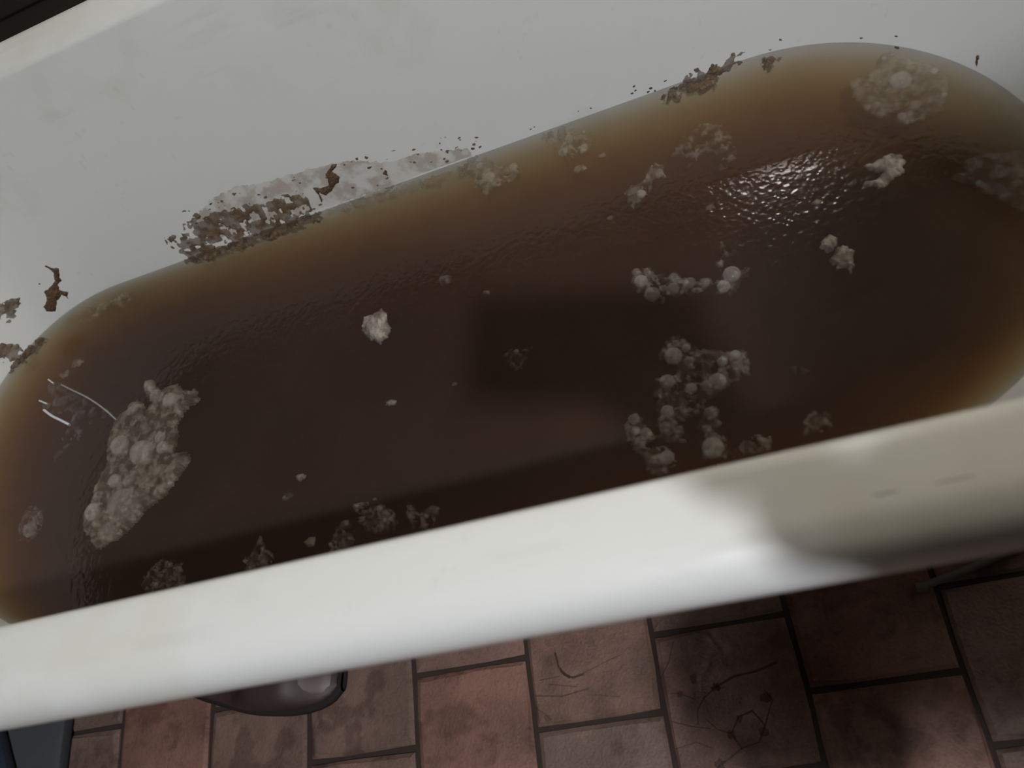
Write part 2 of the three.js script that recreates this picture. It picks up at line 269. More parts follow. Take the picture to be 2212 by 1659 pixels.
const FLOATING = [
  ['foam_raft', 'largest grey foam raft, long and ragged, floating at the left end of the bath', 'foam', 2, 0.006, 0.35, 0,
    [[-0.76, -0.543], [-0.736, -0.518], [-0.711, -0.521], [-0.702, -0.511], [-0.676, -0.502], [-0.673, -0.49], [-0.697, -0.479], [-0.705, -0.458], [-0.703, -0.436], [-0.708, -0.421], [-0.686, -0.417], [-0.68, -0.407], [-0.704, -0.38], [-0.715, -0.369], [-0.745, -0.358], [-0.759, -0.342], [-0.782, -0.329], [-0.809, -0.321], [-0.82, -0.325], [-0.826, -0.339], [-0.838, -0.347], [-0.841, -0.37], [-0.831, -0.385], [-0.823, -0.414], [-0.812, -0.434], [-0.815, -0.464], [-0.808, -0.492], [-0.8, -0.501], [-0.774, -0.513], [-0.764, -0.505], [-0.76, -0.491], [-0.745, -0.504], [-0.758, -0.522], [-0.762, -0.533]],
    [[-0.7148, -0.499, 0.0111], [-0.7388, -0.5117, 0.0098], [-0.7515, -0.5305, 0.0091], [-0.792, -0.4541, 0.0138], [-0.754, -0.4342, 0.0173], [-0.7264, -0.4488, 0.0078], [-0.7212, -0.4333, 0.0085], [-0.775, -0.3673, 0.0231], [-0.8191, -0.3895, 0.0072], [-0.7939, -0.4046, 0.0096], [-0.7708, -0.3993, 0.0086], [-0.7955, -0.3383, 0.0116], [-0.8246, -0.3694, 0.012], [-0.7766, -0.5048, 0.0083]]],
  ['slime_film', 'thin clear slimy film with folds coloured as glints, beside the largest foam raft', 'scum film', 0, 0.0015, 0.2, 0.3,
    [[-0.942, -0.595], [-0.915, -0.579], [-0.858, -0.541], [-0.825, -0.514], [-0.805, -0.495], [-0.839, -0.506], [-0.864, -0.503], [-0.872, -0.484], [-0.893, -0.476], [-0.906, -0.461], [-0.911, -0.467], [-0.903, -0.492], [-0.888, -0.509], [-0.918, -0.529], [-0.941, -0.546], [-0.953, -0.564], [-0.936, -0.562], [-0.941, -0.575]],
    []],
  ['foam_clump', 'small blurred foam blob floating left of the largest raft\'s lower tip', 'foam', 1, 0.0035, 0.45, 0.1,
    [[-0.944, -0.403], [-0.922, -0.396], [-0.913, -0.38], [-0.919, -0.363], [-0.932, -0.354], [-0.947, -0.359], [-0.953, -0.376], [-0.949, -0.391]],
    [[-0.9318, -0.3684, 0.0102]]],
  ['foam_clump', 'faint dim foam patch below the largest raft, close to the near rim', 'foam', 1, 0.0035, 0.45, 0.1,
    [[-0.706, -0.287], [-0.684, -0.277], [-0.673, -0.264], [-0.678, -0.24], [-0.711, -0.241], [-0.733, -0.253], [-0.738, -0.262], [-0.722, -0.279]],
    []],
  ['foam_clump', 'faint dim foam patch by the near rim, second from the left along it', 'foam', 1, 0.0035, 0.45, 0.1,
    [[-0.57, -0.285], [-0.562, -0.27], [-0.551, -0.26], [-0.55, -0.244], [-0.569, -0.241], [-0.585, -0.25], [-0.592, -0.262], [-0.579, -0.271]],
    []],
  ['foam_clump', 'brighter rounded foam patch by the near rim, between a narrow and a forked patch', 'foam', 1, 0.0035, 0.45, 0.1,
    [[-0.446, -0.298], [-0.43, -0.296], [-0.418, -0.296], [-0.402, -0.283], [-0.394, -0.269], [-0.397, -0.26], [-0.414, -0.257], [-0.425, -0.261], [-0.439, -0.277]],
    [[-0.3988, -0.2702, 0.0029], [-0.4119, -0.284, 0.0035]]],
  ['foam_clump', 'forked faint foam patch by the near rim, rightmost of its dim row', 'foam', 1, 0.0035, 0.45, 0.1,
    [[-0.379, -0.28], [-0.366, -0.269], [-0.349, -0.274], [-0.341, -0.271], [-0.35, -0.255], [-0.356, -0.249], [-0.375, -0.255], [-0.382, -0.272]],
    []],
  ['foam_clump', 'narrow upright faint foam patch touching the left of the brighter rounded patch', 'foam', 1, 0.0035, 0.45, 0.1,
    [[-0.463, -0.279], [-0.451, -0.279], [-0.446, -0.26], [-0.452, -0.245], [-0.475, -0.247], [-0.477, -0.263]],
    []],
  ['foam_clump', 'small bright ragged foam tuft alone in open water, left of the middle', 'foam', 3, 0.006, 0.3, 0,
    [[-0.4, -0.539], [-0.393, -0.532], [-0.393, -0.517], [-0.389, -0.504], [-0.394, -0.497], [-0.403, -0.492], [-0.409, -0.499], [-0.42, -0.505], [-0.427, -0.518], [-0.423, -0.535], [-0.412, -0.534]],
    []],
  ['foam_clump', 'small dim triangular foam tuft alone at the middle of the dark water', 'foam', 1, 0.0035, 0.45, 0.1,
    [[-0.236, -0.435], [-0.228, -0.428], [-0.218, -0.431], [-0.22, -0.423], [-0.226, -0.415], [-0.236, -0.407], [-0.242, -0.413], [-0.244, -0.422], [-0.248, -0.428]],
    []],
  ['foam_clump', 'tiny pale foam tuft above and right of the bright lone tuft', 'foam', 1, 0.0035, 0.45, 0.1,
    [[-0.318, -0.559], [-0.31, -0.56], [-0.303, -0.554], [-0.305, -0.549], [-0.316, -0.548], [-0.32, -0.554]],
    []],
  ['foam_chain', 'chain of bubbly foam clots lying crosswise, above the tall bubble cluster', 'foam', 1, 0.0035, 0.45, 0.1,
    [[-0.088, -0.49], [-0.073, -0.484], [-0.063, -0.475], [-0.045, -0.469], [-0.04, -0.461], [-0.031, -0.457], [-0.026, -0.45], [-0.02, -0.452], [-0.012, -0.449], [-0.012, -0.442], [-0.03, -0.441], [-0.036, -0.437], [-0.045, -0.439], [-0.06, -0.446], [-0.063, -0.44], [-0.073, -0.446], [-0.084, -0.453], [-0.08, -0.458], [-0.089, -0.46], [-0.089, -0.471], [-0.093, -0.477]],
    [[-0.0735, -0.4803, 0.0041], [-0.0849, -0.4837, 0.0047], [-0.073, -0.4508, 0.0086], [-0.032, -0.4517, 0.0064], [-0.0503, -0.4502, 0.0069], [-0.0173, -0.4466, 0.0053], [-0.0428, -0.443, 0.0025], [-0.0821, -0.4706, 0.0077], [-0.0476, -0.4635, 0.0055]]],
  ['foam_clump', 'dim ring shaped foam blob at the right end of the crosswise chain', 'foam', 1, 0.0035, 0.45, 0.1,
    [[0.016, -0.456], [0.026, -0.45], [0.024, -0.439], [0.016, -0.434], [0.009, -0.427], [0.002, -0.427], [-0.01, -0.434], [-0.01, -0.444], [-0.001, -0.446], [0.001, -0.455]],
    [[0.0112, -0.4474, 0.0094], [0.0003, -0.436, 0.0071]]],
  ['foam_clump', 'faint loop of foam just above the ring shaped blob', 'foam', 1, 0.0035, 0.45, 0.1,
    [[0.009, -0.49], [0.014, -0.476], [0.022, -0.473], [0.02, -0.468], [0.01, -0.471], [0.003, -0.463], [0.002, -0.466], [0.008, -0.475]],
    []],
  ['foam_cluster', 'tall branching cluster of many bubbles in the dark water right of the middle', 'foam', 1, 0.0035, 0.45, 0.1,
    [[-0.065, -0.394], [-0.05, -0.392], [-0.047, -0.379], [-0.032, -0.369], [-0.007, -0.362], [0.01, -0.354], [0.009, -0.347], [0.002, -0.334], [-0.005, -0.337], [-0.015, -0.329], [-0.033, -0.321], [-0.045, -0.32], [-0.054, -0.309], [-0.073, -0.301], [-0.075, -0.282], [-0.085, -0.279], [-0.097, -0.294], [-0.096, -0.309], [-0.09, -0.33], [-0.093, -0.338], [-0.089, -0.353], [-0.064, -0.352], [-0.076, -0.364], [-0.079, -0.381]],
    [[-0.0514, -0.3779, 0.0047], [-0.0518, -0.3623, 0.0056], [-0.0199, -0.353, 0.0054], [-0.0061, -0.3563, 0.0054], [-0.084, -0.3146, 0.007], [-0.0895, -0.2987, 0.006], [-0.0409, -0.3317, 0.0059], [-0.0605, -0.3856, 0.0043], [-0.066, -0.373, 0.0095], [-0.0557, -0.3328, 0.006], [-0.0775, -0.3468, 0.0076], [-0.0294, -0.3332, 0.009], [-0.0003, -0.3383, 0.004]]],
  ['foam_cluster', 'hooked cluster of bubbles below the tall branching cluster, near the rim', 'foam', 1, 0.0035, 0.45, 0.1,
    [[-0.116, -0.322], [-0.112, -0.311], [-0.106, -0.301], [-0.1, -0.293], [-0.106, -0.285], [-0.088, -0.276], [-0.086, -0.263], [-0.099, -0.253], [-0.107, -0.255], [-0.117, -0.263], [-0.113, -0.275], [-0.125, -0.285], [-0.128, -0.303], [-0.128, -0.315]],
    [[-0.1184, -0.315, 0.0062], [-0.1188, -0.3027, 0.0047], [-0.1018, -0.267, 0.0059], [-0.1092, -0.2972, 0.0061], [-0.0934, -0.2674, 0.0073], [-0.1159, -0.2898, 0.0061]]],
  ['foam_cluster', 'upright foam stack ending in one large round ring bubble against the near rim', 'foam', 1, 0.0035, 0.45, 0.1,
    [[-0.049, -0.31], [-0.035, -0.306], [-0.037, -0.294], [-0.042, -0.284], [-0.035, -0.272], [-0.037, -0.26], [-0.046, -0.253], [-0.057, -0.256], [-0.061, -0.269], [-0.055, -0.279], [-0.058, -0.287], [-0.053, -0.298]],
    [[-0.0433, -0.3018, 0.0067], [-0.05, -0.2861, 0.0049], [-0.0484, -0.2666, 0.0109]]],
  ['foam_clump', 'dim brownish foam strip along the near rim, right of the large ring bubble', 'foam', 1, 0.0035, 0.45, 0.1,
    [[-0.011, -0.267], [-0.002, -0.268], [0.006, -0.261], [0.001, -0.252], [-0.013, -0.252], [-0.032, -0.254], [-0.027, -0.263]],
    [[-0.0041, -0.2632, 0.0025]]],
  ['foam_clump', 'upper left one of the two bright white foam tufts at the right', 'foam', 3, 0.006, 0.3, 0,
    [[0.113, -0.461], [0.118, -0.456], [0.116, -0.449], [0.111, -0.442], [0.106, -0.442], [0.102, -0.45], [0.105, -0.457]],
    []],
  ['foam_clump', 'lower right, ragged one of the two bright white foam tufts at the right', 'foam', 3, 0.006, 0.3, 0,
    [[0.122, -0.446], [0.125, -0.438], [0.13, -0.436], [0.124, -0.42], [0.121, -0.413], [0.119, -0.42], [0.111, -0.423], [0.106, -0.431], [0.114, -0.439]],
    []],
  ['foam_curl', 'pale foam curled like a comma under the round raft by the right end', 'foam', 3, 0.003, 0.3, 0,
    [[0.167, -0.53], [0.177, -0.53], [0.19, -0.535], [0.203, -0.531], [0.204, -0.523], [0.198, -0.51], [0.187, -0.504], [0.178, -0.499], [0.161, -0.506], [0.162, -0.509], [0.175, -0.51], [0.183, -0.516], [0.176, -0.517], [0.171, -0.523]],
    [[0.1997, -0.5264, 0.003]]],
  ['foam_clump', 'small pale dash of foam off the tail of the foam curl', 'foam', 2, 0.002, 0.3, 0,
    [[0.147, -0.514], [0.155, -0.518], [0.156, -0.515], [0.149, -0.511]],
    []],
  ['foam_clump', 'small pale foam oval between the foam curl and the two bright tufts', 'foam', 2, 0.002, 0.3, 0,
    [[0.108, -0.504], [0.114, -0.507], [0.118, -0.504], [0.116, -0.5], [0.11, -0.499]],
    []],
  ['foam_raft', 'wide round translucent foam raft with big domed bubbles at the right end corner', 'foam', 2, 0.0018, 0.25, 0,
    [[0.186, -0.644], [0.202, -0.642], [0.218, -0.647], [0.226, -0.664], [0.233, -0.664], [0.24, -0.653], [0.249, -0.641], [0.262, -0.63], [0.27, -0.616], [0.272, -0.602], [0.265, -0.585], [0.255, -0.569], [0.243, -0.565], [0.219, -0.566], [0.21, -0.575], [0.221, -0.583], [0.231, -0.588], [0.218, -0.585], [0.198, -0.584], [0.188, -0.603], [0.183, -0.62]],
    [[0.2304, -0.6199, 0.0108], [0.2337, -0.583, 0.0057], [0.1986, -0.5994, 0.0041], [0.2628, -0.6176, 0.0039], [0.2246, -0.6553, 0.0032], [0.2621, -0.5846, 0.0026], [0.2176, -0.5749, 0.0044]]],
  ['foam_raft', 'dim smeared foam raft cut off by the right edge of the photo', 'foam', 1, 0.0015, 0.25, 0,
    [[0.254, -0.501], [0.273, -0.5], [0.305, -0.491], [0.307, -0.447], [0.282, -0.426], [0.267, -0.446], [0.256, -0.462], [0.249, -0.473], [0.236, -0.484], [0.242, -0.488], [0.252, -0.486]],
    [[0.2564, -0.4693, 0.0035], [0.2703, -0.4466, 0.0038]]],
  ['foam_smear', 'streaky translucent foam smear under the glittering patch', 'foam', 1, 0.0015, 0.5, 0.25,
    [[-0.018, -0.623], [-0.007, -0.64], [0.009, -0.647], [0.028, -0.653], [0.032, -0.648], [0.05, -0.641], [0.05, -0.63], [0.05, -0.598], [0.045, -0.585], [0.036, -0.581], [0.025, -0.587], [0.025, -0.604], [0.014, -0.608], [-0.001, -0.601], [0.004, -0.615], [-0.007, -0.618], [-0.013, -0.623]],
    []],
  ['foam_clump', 'slanting foam strip left of and below the streaky smear', 'foam', 2, 0.003, 0.4, 0.05,
    [[-0.038, -0.622], [-0.033, -0.616], [-0.03, -0.605], [-0.032, -0.599], [-0.044, -0.599], [-0.05, -0.586], [-0.059, -0.58], [-0.073, -0.571], [-0.076, -0.584], [-0.079, -0.594], [-0.072, -0.597], [-0.055, -0.601], [-0.046, -0.613]],
    [[-0.0353, -0.6039, 0.0049], [-0.0605, -0.583, 0.0054]]],
  ['foam_clump', 'foam clump with one white bubble against the far waterline at the middle', 'foam', 2, 0.004, 0.5, 0.1,
    [[-0.263, -0.725], [-0.247, -0.723], [-0.234, -0.704], [-0.219, -0.69], [-0.206, -0.689], [-0.199, -0.675], [-0.211, -0.664], [-0.228, -0.668], [-0.238, -0.666], [-0.245, -0.657], [-0.256, -0.672], [-0.261, -0.693], [-0.268, -0.71]],
    [[-0.2381, -0.68, 0.0078], [-0.2057, -0.6837, 0.0058], [-0.249, -0.7034, 0.0053]]],
  ['foam_clump', 'mottled foam clump against the far waterline, right of the one with a white bubble', 'foam', 2, 0.004, 0.5, 0.2,
    [[-0.165, -0.719], [-0.151, -0.722], [-0.136, -0.72], [-0.107, -0.703], [-0.1, -0.688], [-0.112, -0.673], [-0.124, -0.669], [-0.146, -0.673], [-0.152, -0.697]],
    [[-0.141, -0.6793, 0.0061], [-0.115, -0.6747, 0.0054], [-0.1301, -0.6961, 0.0061]]],
  ['foam_clump', 'little foam triangle just below the mottled clump at the far waterline', 'foam', 2, 0.002, 0.4, 0,
    [[-0.131, -0.649], [-0.123, -0.657], [-0.117, -0.645], [-0.127, -0.644]],
    []],
  ['foam_clump', 'faint wedge of foam at the far waterline near the left corner', 'foam', 1, 0.0035, 0.45, 0.1,
    [[-0.894, -0.7], [-0.864, -0.699], [-0.842, -0.697], [-0.853, -0.686], [-0.873, -0.675], [-0.889, -0.679]],
    []],
  ['foam_clump', 'faint foam dab right of the wedge near the left corner', 'foam', 1, 0.0035, 0.45, 0.1,
    [[-0.839, -0.707], [-0.817, -0.705], [-0.802, -0.688], [-0.821, -0.682], [-0.837, -0.691]],
    []],
  ['foam_clump', 'barely visible foam blot near the rim at the right', 'foam', 1, 0.0035, 0.45, 0.1,
    [[0.038, -0.275], [0.05, -0.279], [0.061, -0.274], [0.06, -0.262], [0.047, -0.261], [0.037, -0.261]],
    []],
  ['foam_clump', 'barely visible small foam blot right of the tall branching cluster', 'foam', 1, 0.0035, 0.45, 0.1,
    [[0.039, -0.329], [0.049, -0.33], [0.055, -0.322], [0.048, -0.319]],
    []],
  ['scum_raft', 'brown crumbly scum floating along the far waterline below the big deposit', 'scum', 4, 0.003, 0.6, 0.08,
    [[-0.74, -0.757], [-0.711, -0.741], [-0.68, -0.745], [-0.632, -0.745], [-0.585, -0.743], [-0.539, -0.734], [-0.487, -0.728], [-0.487, -0.714], [-0.538, -0.71], [-0.584, -0.711], [-0.63, -0.712], [-0.678, -0.713], [-0.711, -0.72]],
    []],
  ['scum_raft', 'brown scum floating at the far waterline in the left corner', 'scum', 4, 0.003, 0.6, 0.08,
    [[-1.052, -0.666], [-1.029, -0.67], [-1.01, -0.664], [-0.98, -0.678], [-0.965, -0.668], [-0.993, -0.649], [-1.021, -0.633], [-1.043, -0.628], [-1.067, -0.631], [-1.073, -0.656]],
    []],
  ['scum_raft', 'brown scum floating below the twiggy deposit at the upper right', 'scum', 4, 0.003, 0.6, 0.08,
    [[-0.013, -0.715], [0.007, -0.718], [0.029, -0.716], [0.051, -0.719], [0.055, -0.709], [0.039, -0.699], [0.03, -0.701], [0.009, -0.703], [-0.009, -0.708]],
    []],
  ['scum_raft', 'small brown tailed scum scrap at the far waterline, right of the twiggy deposit', 'scum', 4, 0.003, 0.6, 0.08,
    [[0.11, -0.714], [0.129, -0.708], [0.117, -0.706], [0.115, -0.699], [0.108, -0.704]],
    []],
  ['scum_raft', 'thin tan scum strip floating along the far waterline left of the middle', 'scum', 5, 0.003, 0.6, 0.08,
    [[-0.479, -0.731], [-0.408, -0.718], [-0.353, -0.716], [-0.299, -0.713], [-0.266, -0.714], [-0.264, -0.701], [-0.306, -0.703], [-0.36, -0.707], [-0.415, -0.709], [-0.472, -0.718]],
    []],
];
const STUCK = [
  ['scum_deposit', 'biggest crust of brown crumbly scum stuck on the far wall above the waterline', 4, 0.0025, 0.6, 0.1,
    [[-0.7112, 0.285], [-0.6772, 0.2792], [-0.6654, 0.2924], [-0.6428, 0.3001], [-0.637, 0.2912], [-0.6122, 0.2935], [-0.5788, 0.288], [-0.5479, 0.2794], [-0.5185, 0.2794], [-0.4914, 0.2767], [-0.4854, 0.2619], [-0.5017, 0.2365], [-0.5327, 0.2344], [-0.5773, 0.2354], [-0.6226, 0.2365], [-0.6716, 0.2344], [-0.7014, 0.2353], [-0.7129, 0.2681]]],
  ['scum_stain', 'thin tan scum skin spread on the far wall above the waterline, left of the middle', 5, 0.0003, 0.3, 0,
    [[-0.6487, 0.2956], [-0.6101, 0.3122], [-0.5807, 0.3155], [-0.557, 0.3168], [-0.5333, 0.3095], [-0.4992, 0.3071], [-0.4525, 0.3033], [-0.403, 0.2944], [-0.3609, 0.2736], [-0.3216, 0.2721], [-0.2582, 0.255], [-0.2575, 0.2425], [-0.3241, 0.2417], [-0.3736, 0.2385], [-0.4358, 0.2403], [-0.506, 0.244], [-0.5773, 0.2494], [-0.6515, 0.2537]]],
  ['scum_flake', 'dark brown leaf like flake curling up the far wall on the tan skin', 7, 0.004, 0.2, 0,
    [[-0.4217, 0.2974], [-0.429, 0.2967], [-0.4428, 0.2903], [-0.4459, 0.2876], [-0.4517, 0.2708], [-0.4649, 0.2723], [-0.4728, 0.2767], [-0.4731, 0.2641], [-0.4748, 0.2527], [-0.4719, 0.2549], [-0.4693, 0.2667], [-0.4633, 0.2604], [-0.4514, 0.2634], [-0.4444, 0.269], [-0.44, 0.2692], [-0.4316, 0.277], [-0.4332, 0.2834], [-0.4353, 0.2889], [-0.4258, 0.2941]]],
  ['scum_flake', 'small dark flake on the far wall right of the leaf like one', 7, 0.002, 0.3, 0,
    [[-0.3709, 0.2679], [-0.3693, 0.2634], [-0.3721, 0.2559], [-0.3775, 0.2598]]],
  ['scum_flake', 'brown twisted flake climbing the far wall in the left corner', 7, 0.003, 0.25, 0,
    [[-0.8946, 0.3124], [-0.8846, 0.3], [-0.8901, 0.2921], [-0.8969, 0.2827], [-0.9057, 0.2805], [-0.9089, 0.273], [-0.902, 0.2629], [-0.9114, 0.2532], [-0.912, 0.2656], [-0.9292, 0.2581], [-0.9374, 0.2521], [-0.9456, 0.259], [-0.9437, 0.267], [-0.9328, 0.2714], [-0.9264, 0.2822], [-0.914, 0.2848], [-0.9022, 0.2865], [-0.8958, 0.2972]]],
  ['scum_deposit', 'mottled brown scum patch on the far wall at the left edge of the photo', 4, 0.003, 0.45, 0.06,
    [[-0.9833, 0.3181], [-0.9777, 0.3081], [-0.9635, 0.305], [-0.9539, 0.297], [-0.9596, 0.2913], [-0.9706, 0.2873], [-0.9872, 0.2807], [-0.9906, 0.2869], [-0.989, 0.2965], [-0.9976, 0.3033]]],
  ['scum_deposit', 'brown scum crust on the wall at the waterline in the left corner', 4, 0.003, 0.5, 0.03,
    [[-1.0172, 0.2825], [-1.0021, 0.2623], [-0.9976, 0.2391], [-0.9767, 0.232], [-0.9756, 0.232], [-0.9901, 0.232], [-1.004, 0.232], [-1.0123, 0.2373], [-1.0284, 0.2701]]],
  ['scum_deposit', 'twiggy brown scum crust on the far wall toward the right', 4, 0.003, 0.5, 0.06,
    [[0.0002, 0.2376], [0.0137, 0.2339], [0.0186, 0.2446], [0.037, 0.2504], [0.0424, 0.2392], [0.053, 0.248], [0.0641, 0.2434], [0.0766, 0.25], [0.0883, 0.2496], [0.0941, 0.2461], [0.0909, 0.2388], [0.0745, 0.2371], [0.0548, 0.233], [0.029, 0.232]]],
  ['scum_flake', 'small dark smudge of scum on the wall above the right corner', 7, 0.0015, 0.4, 0,
    [[0.2983, 0.2528], [0.3008, 0.255], [0.301, 0.2507], [0.2987, 0.2435], [0.2973, 0.2449]]],
];
const SPECKS = [[-0.0435, 0.248, 0.0024], [-0.039, 0.2502, 0.0024], [-0.0255, 0.2426, 0.0024], [-0.0211, 0.2463, 0.0024], [-0.0174, 0.2409, 0.0018], [-0.0035, 0.2486, 0.0018], [-0.0396, 0.2559, 0.0018], [0.1317, 0.2513, 0.0024], [0.119, 0.2425, 0.0018], [0.2412, 0.2385, 0.0018], [-0.1693, 0.2503, 0.0018], [-0.1748, 0.249, 0.0012], [-0.0961, 0.2484, 0.0012], [-0.253, 0.2509, 0.0024], [-0.3968, 0.2935, 0.0024], [-0.3886, 0.2751, 0.003], [-0.4842, 0.2895, 0.0024], [-0.5271, 0.2776, 0.003], [-0.4237, 0.2567, 0.0024], [-0.6135, 0.3061, 0.0036], [0.2103, 0.2446, 0.0012], [0.2406, 0.2499, 0.0012], [-0.5445, 0.2942, 0.0024], [-0.4964, 0.28, 0.0018], [-0.9209, 0.2961, 0.0018], [-0.1111, 0.2498, 0.0012]];
const BITS = [[-0.5144, -0.3458, 0.0052], [-0.5332, -0.3256, 0.0052], [0.0089, -0.5385, 0.004], [-0.1, -0.5651, 0.0033], [-0.0956, -0.6575, 0.0035], [-0.2622, -0.5166, 0.0048], [-0.3941, -0.4098, 0.005], [-0.3123, -0.4103, 0.0029], [-0.8929, -0.6075, 0.0075], [-0.9123, -0.5958, 0.0075], [-0.5019, -0.2647, 0.0055]];
const GLINT_RIDGES = [[[-0.941, -0.546], [-0.925, -0.533], [-0.908, -0.522], [-0.888, -0.509]], [[-0.915, -0.579], [-0.894, -0.565], [-0.858, -0.541], [-0.825, -0.514], [-0.805, -0.495]], [[-0.942, -0.595], [-0.93, -0.585]], [[-0.953, -0.564], [-0.936, -0.554]]];

// ---------------------------------------------------------------- foam and scum
function away(poly, x, y) {                                 // signed distance to an outline, positive inside
  let d = 1e9, odd = false;
  for (let i = 0, j = poly.length - 1; i < poly.length; j = i++) {
    const [ax, ay] = poly[i], [bx, by] = poly[j], ex = bx - ax, ey = by - ay, t = Math.min(1, Math.max(0, ((x - ax) * ex + (y - ay) * ey) / (ex * ex + ey * ey + 1e-12)));
    d = Math.min(d, Math.hypot(x - ax - ex * t, y - ay - ey * t));
    if ((ay > y) !== (by > y) && x < (bx - ax) * (y - ay) / (by - ay) + ax) odd = !odd;
  }
  return odd ? d : -d;
}
function mound(poly, surface, o) {                          // a lump that rises out of a surface inside an outline and dips under it at its ragged edge
  const xs = poly.map((p) => p[0]), ys = poly.map((p) => p[1]), pad = 0.004, x0 = Math.min(...xs) - pad, x1 = Math.max(...xs) + pad, y0 = Math.min(...ys) - pad, y1 = Math.max(...ys) + pad;
  const cell = Math.max(o.cell, Math.sqrt((x1 - x0) * (y1 - y0) / (o.most ?? 9000))), nx = Math.ceil((x1 - x0) / cell), ny = Math.ceil((y1 - y0) / cell), D = [], P = [], U = [], I = [];
  o.rough ??= 260;
  const wide = 0.5 * Math.min(x1 - x0, y1 - y0), edge = Math.min(0.006, 0.5 * wide), s = o.seed;
  for (let j = 0; j <= ny; j++) for (let i = 0; i <= nx; i++) {
    const x = x0 + i * cell, y = y0 + j * cell;
    let d = away(poly, x, y);
    d += o.ragged * edge * 1.6 * (fbm(x * o.rough, y * o.rough, 3, s) - 0.5) * 2;
    if (o.holes) d = Math.min(d, edge * 5 * (fbm(x * o.rough * 0.65, y * o.rough * 0.65, 3, s + 40) - 0.3 - o.holes));
    D.push(d);
  }
  const keep = new Map(), vertex = (i, j) => {
    const k = j * (nx + 1) + i;
    if (!keep.has(k)) {
      const x = x0 + i * cell, y = y0 + j * cell, d = D[k], lump = 0.35 + 0.55 * fbm(x * o.grain, y * o.grain, 3, s + 80) + 0.4 * noise(x * o.grain * 3.1, y * o.grain * 3.1, s + 90);
      const h = d > 0 ? o.high * (1 - Math.exp(-d / (edge * 0.28))) * lump : Math.max(-0.0022, d * 0.8);
      const [p, n] = surface(x, y);
      p.addScaledVector(n, h);
      keep.set(k, P.length / 3); P.push(p.x, p.y, p.z); U.push(x, y);
    }
    return keep.get(k);
  };
  for (let j = 0; j < ny; j++) for (let i = 0; i < nx; i++) {
    const q = [j * (nx + 1) + i, j * (nx + 1) + i + 1, (j + 1) * (nx + 1) + i, (j + 1) * (nx + 1) + i + 1];
    if (Math.max(...q.map((k) => D[k])) < -cell * 0.6) continue;
    const a = vertex(i, j), b = vertex(i + 1, j), c = vertex(i, j + 1), d = vertex(i + 1, j + 1);
    I.push(...(o.flip ? [a, d, b, a, c, d] : [a, b, d, a, d, c]));
  }
  return geometryFrom(P, U, I);
}
const onWater = (x, z) => [V(x, WATER, z), V(0, 1, 0)];
const mottle = (lo, hi, s, f) => dataTexture(512, 0.12, (u, v) => { const k = lo + (hi - lo) * smooth(0.3, 0.72, fbm(u * f, v * f, 5, s, f)); return [k, k, k]; });
const froth = dataTexture(512, 0.09, (u, v) => { const k = 0.6 * fbm(u * 24, v * 24, 3, 101, 24) + 0.4 * noise(u * 90, v * 90, 107, 90); return [k, k, k]; });
const foamColor = (s, r, g, b) => dataTexture(256, 0.1, (u, v) => { const k = 0.72 + 0.5 * (fbm(u * 12, v * 12, 4, s, 12) - 0.25); return [r * k, g * k, b * k].map((x) => Math.min(1, x)); }, true);
const film = (o) => std({ color: new THREE.Color(0.9, 0.86, 0.82), roughness: 0.28, ior: 1.34, bumpMap: froth, bumpScale: 0.0004, transparent: true, ...o });
const veil = mottle(0.15, 0.37, 111, 14), thinVeil = mottle(0.05, 0.26, 117, 16), thick = mottle(0.28, 0.55, 121, 12), faint = mottle(0.06, 0.18, 123, 12);
const SKINS = [
  film({ alphaMap: faint, map: foamColor(131, 0.8, 0.8, 0.82), roughness: 0.12, bumpScale: 0.0006 }),
  film({ alphaMap: thinVeil, map: foamColor(133, 0.80, 0.76, 0.72) }),
  film({ alphaMap: veil, map: foamColor(137, 0.82, 0.77, 0.71) }),
  film({ alphaMap: thick, map: foamColor(139, 0.92, 0.88, 0.85), roughness: 0.4 }),
  std({ map: foamColor(141, 0.50, 0.40, 0.30), alphaMap: mottle(0.5, 0.95, 143, 10), transparent: true, roughness: 0.6, bumpMap: froth, bumpScale: 0.0008 }),
  std({ map: foamColor(145, 0.68, 0.54, 0.37), alphaMap: mottle(0.10, 0.34, 147, 7), transparent: true, roughness: 0.6 }),
  std({ color: new THREE.Color(0.5, 0.46, 0.44), transparent: true, opacity: 0.2, roughness: 0.12, ior: 2.2 }),
  std({ map: foamColor(153, 0.42, 0.31, 0.21), roughness: 0.55, bumpMap: froth, bumpScale: 0.002 }),
];
const bubbleSkin = std({ color: new THREE.Color(0.9, 0.86, 0.82), roughness: 0.06, ior: 1.5, transparent: true, opacity: 0.07 });
const bubbleMilky = std({ color: new THREE.Color(0.9, 0.86, 0.82), roughness: 0.1, ior: 1.5, transparent: true, opacity: 0.13 });
const dome = (r, w = 18, h = 7) => new THREE.SphereGeometry(r, w, h, 0, 2 * Math.PI, 0, 1.9).scale(1, 0.72, 1);
